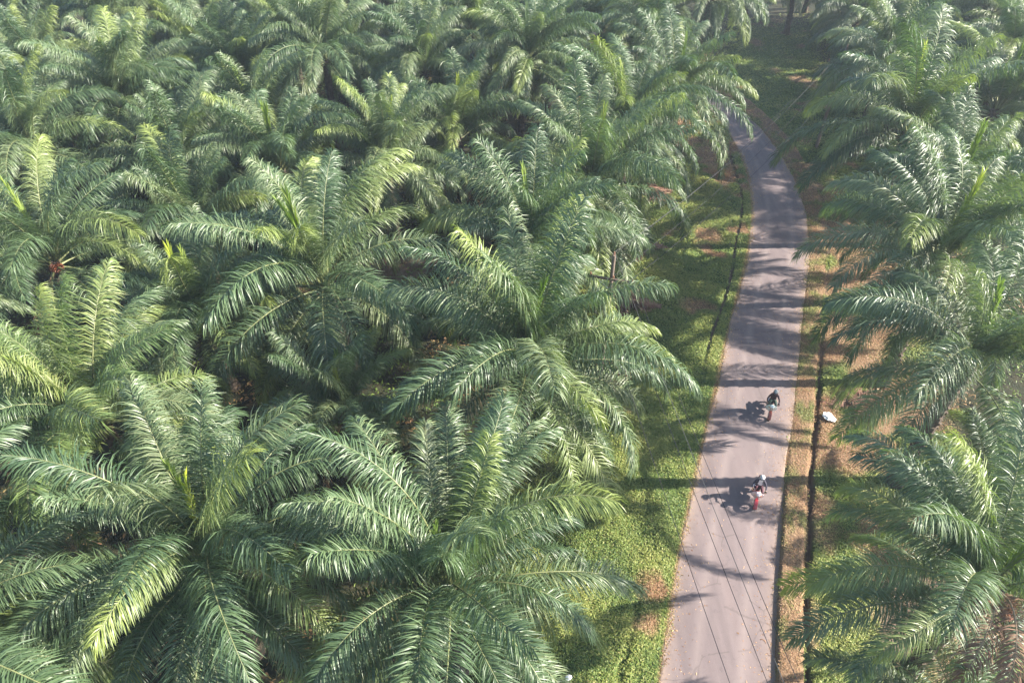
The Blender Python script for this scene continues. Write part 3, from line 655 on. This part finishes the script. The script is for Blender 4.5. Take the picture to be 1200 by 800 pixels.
# ------------------------------------------------------------------ motorbikes and riders (forward is -Y)
def motorbike(x, y, rz, body, front, fend, label):
    r = empty('motorbike', (x, y, road_z(x, y)), rz); tag(r, label, 'motorbike', 'motorbikes on the road')
    for wy, nm in ((-.63, 'front_wheel'), (.60, 'rear_wheel')):
        b = MB(); b.ring((0, wy, .29), 0, [(-.045, .205), (.045, .205), (.06, .235), (.045, .275), (0, .29), (-.045, .275), (-.06, .235)], 30); wh = b.build('tyre', M['rubber'])
        wh.name = nm; t = wh; wh.parent = r
        b = MB(); b.ring((0, wy, .29), 0, [(-.03, .18), (.03, .18), (.03, .207), (-.03, .207)], 30)
        b.tube([(-.06, wy, .29), (.06, wy, .29)], .045, 12)
        for k in range(10):
            q = k * math.pi / 5; b.tube([(.0, wy + .04 * math.cos(q), .29 + .04 * math.sin(q)), (0, wy + .185 * math.cos(q + .2), .29 + .185 * math.sin(q + .2))], .006, 4)
        b.build('rim', M['metal'], wh)
    b = MB(); n = 9                                   # front mudguard, an arched shell
    secs = []
    for k in range(n):
        q = R(-20 + 150 * k / (n - 1)); cy, cz = -.63 - .33 * math.sin(q) * -1 * -1, .29 + .33 * math.cos(q)
        cy = -.63 + .335 * math.cos(R(180) - (R(10 + 140 * k / (n - 1)))) ; cz = .29 + .335 * math.sin(R(10 + 140 * k / (n - 1)))
        secs.append([(-.09, cy, cz - .04), (-.07, cy, cz), (0, cy, cz + .012), (.07, cy, cz), (.09, cy, cz - .04), (0, cy, cz - .008)])
    b.loft(secs); b.build('front_mudguard', fend, r)
    for s_ in (-1, 1):
        b = MB(); b.tube([(s_ * .075, -.63, .29), (s_ * .07, -.52, .62), (s_ * .05, -.44, .86)], [.024, .026, .024], 8); b.build('fork_leg', M['metal'], r)
    def loop(y_, z_, w_, h_, n=12): return [(w_ * math.cos(q), y_ + 0 * q, z_ + h_ * math.sin(q)) for q in [2 * math.pi * k / n for k in range(n)]]
    b = MB()                                          # main body: narrow tunnel, widening to the tail
    b.loft([loop(-.34, .50, .05, .10), loop(-.20, .42, .07, .09), loop(.0, .45, .09, .12), (loop(.2, .58, .12, .15)), loop(.45, .66, .12, .11), loop(.70, .74, .085, .07), loop(.86, .78, .04, .03)])
    b.build('body', body, r)
    b = MB(); b.loft([loop(-.02, .66, .06, .05), loop(.08, .72, .11, .06), loop(.28, .74, .125, .06), loop(.5, .78, .12, .05), loop(.70, .81, .09, .04)]); b.build('seat', M['seatv'], r)
    b = MB()                                          # leg shield, a wide curved panel either side of the head tube
    secs = []
    for z_, w_, y_ in ((.34, .16, -.30), (.48, .27, -.34), (.64, .31, -.40), (.80, .27, -.46), (.92, .18, -.50), (.98, .08, -.50)):
        pts = []
        for k in range(7): f = -1 + k / 3; pts.append((w_ * f, y_ + .10 * f * f, z_))
        for k in range(6, -1, -1): f = -1 + k / 3; pts.append((w_ * f * .97, y_ + .03 + .10 * f * f, z_))
        secs.append(pts)
    b.loft(secs); b.build('leg_shield', front, r)
    b = MB(); b.loft([[(w_ * math.cos(q), y_, .945 + h_ * math.sin(q)) for q in [2 * math.pi * k / 14 for k in range(14)]] for y_, w_, h_ in ((-.40, .10, .07), (-.48, .14, .085), (-.56, .11, .07), (-.58, .08, .05))]); hc = b.build('headlight_cowl', front, r)
    b = MB(); b.loft([[(w_ * math.cos(q), y_, .945 + h_ * math.sin(q)) for q in [2 * math.pi * k / 14 for k in range(14)]] for y_, w_, h_ in ((-.575, .078, .048), (-.595, .07, .042), (-.605, .04, .02))]); b.build('headlight', M['lens'], r)
    for s_ in (-1, 1):
        b = MB(); b.tube([(s_ * .13, -.535, .90), (s_ * .16, -.55, .90), (s_ * .175, -.54, .90)], [.02, .03, .012], 8); b.build('indicator', M['amber'], r)
        b = MB(); b.tube([(s_ * .22, -.38, 1.01), (s_ * .27, -.44, 1.14)], .007, 6)
        b.loft([[(s_ * .28 + .06 * math.cos(q), -.45 + d, 1.19 + .045 * math.sin(q)) for q in [2 * math.pi * k / 12 for k in range(12)]] for d in (-.02, .012)]); mr = b.build('mirror', M['black'], r)
        b = MB(); b.tube([(s_ * .24, -.36, .985), (s_ * .36, -.325, .975)], .019, 10); b.build('grip', M['rubber'], r)
        b = MB(); b.tube([(s_ * .06, -.02, .29), (s_ * .25, -.02, .29)], .018, 8); b.build('footrest', M['rubber'], r)
    b = MB(); b.tube([(-.30, -.345, .98), (-.12, -.42, .98), (0, -.44, .975), (.12, -.42, .98), (.30, -.345, .98)], .013, 8); b.build('handlebar', M['black'], r)
    b = MB(); b.tube([(.0, -.12, .30), (.0, .10, .30), (.0, .2, .34)], [.09, .13, .08], 12); b.tube([(0, .18, .34), (.08, .6, .29)], .03, 8); b.tube([(0, .18, .34), (-.08, .6, .29)], .03, 8); b.build('engine', M['metal'], r)
    b = MB(); b.tube([(-.13, .05, .24), (-.15, .3, .27), (-.15, .75, .36)], [.03, .045, .05], 10); b.build('exhaust', M['metal'], r)
    b = MB(); b.tube([(.13, .60, .30), (.12, .42, .66)], [.028, .034], 8); b.tube([(-.13, .60, .30), (-.12, .42, .66)], [.028, .034], 8); b.build('shock_absorber', M['metal'], r)
    b = MB(); b.loft([[(w_ * math.cos(q), y_, z_ + h_ * math.sin(q)) for q in [2 * math.pi * k / 8 for k in range(8)]] for y_, z_, w_, h_ in ((.55, .62, .07, .02), (.78, .60, .07, .02), (.92, .48, .06, .015))]); b.build('rear_mudguard', M['black'], r)
    b = MB(); b.box((0, -.40, .30), (.02, .02, .02)); 
    return r
def skin_mesh(vs, es, levels=2, root=0):
    me = bpy.data.meshes.new('tmp'); me.from_pydata([v[0] for v in vs], es, [])
    o = bpy.data.objects.new('tmp', me); col.objects.link(o)
    sk = o.modifiers.new('s', 'SKIN'); sk.use_smooth_shade = True
    ss = o.modifiers.new('u', 'SUBSURF'); ss.levels = levels
    for i, v in enumerate(vs):
        d = me.skin_vertices[0].data[i]; r_ = v[1]; d.radius = r_ if isinstance(r_, tuple) else (r_, r_); d.use_root = (i == root)
    bpy.context.view_layer.update(); dg = bpy.context.evaluated_depsgraph_get()
    out = bpy.data.meshes.new_from_object(o.evaluated_get(dg)); bpy.data.objects.remove(o); return out
def rider(x, y, rz, jack, trou, helm, open_shirt, label, turn=0.0):
    V = [((0, .22, .88), (.155, .125)), ((0, .19, 1.03), (.14, .105)), ((0, .14, 1.20), (.165, .115)), ((0, .11, 1.33), (.10, .08)), ((0, .095, 1.40), (.058, .058)), ((0, .075, 1.46), (.075, .085)), ((0, .065, 1.55), (.08, .095)), ((0, .07, 1.61), (.055, .065))]
    E_ = [(i, i + 1) for i in range(7)]
    for s_ in (-1, 1):
        b = len(V)
        V += [((s_ * .15, .13, 1.29), .07), ((s_ * .235, .06, 1.18), .055), ((s_ * .31, -.02, 1.07), .046), ((s_ * .315, -.15, 1.02), .04), ((s_ * .305, -.255, 1.005), .028), ((s_ * .30, -.315, 1.005), (.034, .022))]
        E_ += [(2, b)] + [(b + i, b + i + 1) for i in range(5)]
        b = len(V)
        V += [((s_ * .10, .14, .86), .10), ((s_ * .17, -.06, .82), .085), ((s_ * .20, -.23, .76), .064), ((s_ * .195, -.15, .55), .056), ((s_ * .185, -.02, .38), .042), ((s_ * .185, -.03, .335), .042), ((s_ * .19, -.16, .325), .035)]
        E_ += [(0, b)] + [(b + i, b + i + 1) for i in range(6)]
    body = skin_mesh(V, E_, 2)
    bm = bmesh.new(); bm.from_mesh(body); bpy.data.meshes.remove(body)
    n_body = len(bm.faces)
    for s_ in (-1, 1):                                  # five fingers closing round each grip
        for k in range(4):
            fx = s_ * (.272 + .019 * k); L = (.9, 1.0, .97, .8)[3 - k]
            f = skin_mesh([((fx, -.305, 1.008), .010), ((fx, -.345, 1.012), .0095), ((fx, -.372 * 1 - .0 * L, 1.0 - .004), .009), ((fx, -.375, .965 + .008 * (1 - L)), .008), ((fx, -.350, .948 + .01 * (1 - L)), .007)], [(0, 1), (1, 2), (2, 3), (3, 4)], 1)
            bm.from_mesh(f); bpy.data.meshes.remove(f)
        f = skin_mesh([((s_ * .285, -.285, .998), .012), ((s_ * .262, -.305, .978), .011), ((s_ * .255, -.335, .955), .0095), ((s_ * .262, -.355, .945), .008)], [(0, 1), (1, 2), (2, 3)], 1)
        bm.from_mesh(f); bpy.data.meshes.remove(f)
    n_f = len(bm.faces)
    def blob(c, r_, mi_):
        ret = bmesh.ops.create_uvsphere(bm, u_segments=8, v_segments=6, radius=1, matrix=Matrix.Translation(c) @ Matrix.Diagonal((*r_, 1)))
        for v in ret['verts']:
            for f_ in v.link_faces: f_.material_index = mi_
    bm.faces.ensure_lookup_table()
    for i, f in enumerate(bm.faces):
        c = f.calc_center_median(); f.smooth = True
        if i >= n_body: f.material_index = 0; continue
        if c.z > 1.385: f.material_index = 0
        elif c.y < -.235 and c.z > .93: f.material_index = 0
        elif c.z < .375: f.material_index = 4
        elif c.z < .94 and not (abs(c.x) > .21 and c.z > .93): f.material_index = 2
        elif open_shirt and abs(c.x) < .085 and c.y < .14 and c.z < 1.36: f.material_index = 3
        else: f.material_index = 1
    hc = Vector((0, .068, 1.52))
    blob((0, -.035, 1.502), (.014, .022, .02), 0)
    for s_ in (-1, 1):
        blob((s_ * .03, -.022, 1.527), (.013, .008, .008), 5); blob((s_ * .03, -.029, 1.527), (.006, .004, .006), 6); blob((s_ * .082, .07, 1.51), (.012, .02, .03), 0)
    blob((0, -.022, 1.462), (.024, .010, .008), 7)
    me = bpy.data.meshes.new('person'); bm.to_mesh(me); bm.free()
    for m_ in (M['skin'], jack, trou, M['shirt'], M['shoe'], M['eyew'], M['eyed'], M['lip']): me.materials.append(m_)
    r = link(bpy.data.objects.new('person', me)); r.location = (x, y, road_z(x, y)); r.rotation_euler = (0, 0, rz); tag(r, label, 'person', 'riders on the road')
    # open-face helmet: thick shell with a face opening, and a peak
    bm = bmesh.new(); bmesh.ops.create_uvsphere(bm, u_segments=24, v_segments=16, radius=1, matrix=Matrix.Translation((0, .075, 1.545)) @ Matrix.Diagonal((.128, .150, .145, 1)))
    dl = [f for f in bm.faces if f.calc_center_median().z < 1.455 or (f.calc_center_median().y < .0 and f.calc_center_median().z < 1.565)]
    bmesh.ops.delete(bm, geom=dl, context='FACES'); bmesh.ops.solidify(bm, geom=bm.faces[:], thickness=.018)
    for f in bm.faces: f.smooth = True
    me = bpy.data.meshes.new('helmet'); bm.to_mesh(me); bm.free(); me.materials.append(helm); hl = link(bpy.data.objects.new('helmet', me), r)
    b = MB(); secs = []
    for k in range(9):
        q = R(-60 + 15 * k); sx_, cx_ = math.sin(q), math.cos(q)
        secs.append([(.13 * sx_, .075 - .155 * cx_, 1.575), (.13 * sx_, .075 - .155 * cx_, 1.585), (.135 * sx_, .05 - .19 * cx_, 1.572), (.135 * sx_, .05 - .19 * cx_, 1.562)])
    b.loft(secs); b.build('visor', M['visor'], hl)
    return r
def heading(y): return math.atan2(float(xc(y + .5) - xc(y - .5)), 1.0)
b1 = (13.0, 22.4); b2 = (15.45, 28.6)
for (x, y), kw, rk in ((b1, dict(body=M['red'], front=M['pink'], fend=M['red'], label='red motorbike with a pinkish white front, the nearer of two'), dict(jack=M['jackA'], trou=M['trouA'], helm=M['helmA'], open_shirt=True, label='rider in a dark jacket over a white shirt, silver helmet, on the nearer red motorbike')),
                   (b2, dict(body=M['rust'], front=M['mint'], fend=M['rust'], label='pale green and white motorbike, the farther of two'), dict(jack=M['jackB'], trou=M['trouB'], helm=M['helmB'], open_shirt=False, label='rider in a black jacket and grey helmet on the farther pale motorbike'))):
    a = -heading(y)
    motorbike(x, y, a, **kw).scale = (1.07,) * 3; rider(x, y, a, **rk).scale = (1.07,) * 3

# ------------------------------------------------------------------ haze: one closed box of even, thin air round the whole place
b = MB(); b.box((0, 75, 16.0), (1000, 900, 36.0)); hz = b.build('haze', M['sack'], None, False); hz.data.materials.clear()
hm = bpy.data.materials.new('haze'); hm.use_nodes = True; hn = hm.node_tree
hn.nodes.remove(hn.nodes['Principled BSDF']); pv = hn.nodes.new('ShaderNodeVolumePrincipled')
pv.inputs['Color'].default_value = (.74, .84, .98, 1); pv.inputs['Density'].default_value = HAZE_DENSITY; pv.inputs['Anisotropy'].default_value = .2
hn.links.new(pv.outputs[0], hn.nodes['Material Output'].inputs['Volume']); hz.data.materials.append(hm)
tag(hz, 'thin pale haze in the air over the plantation', 'haze', kind='stuff')
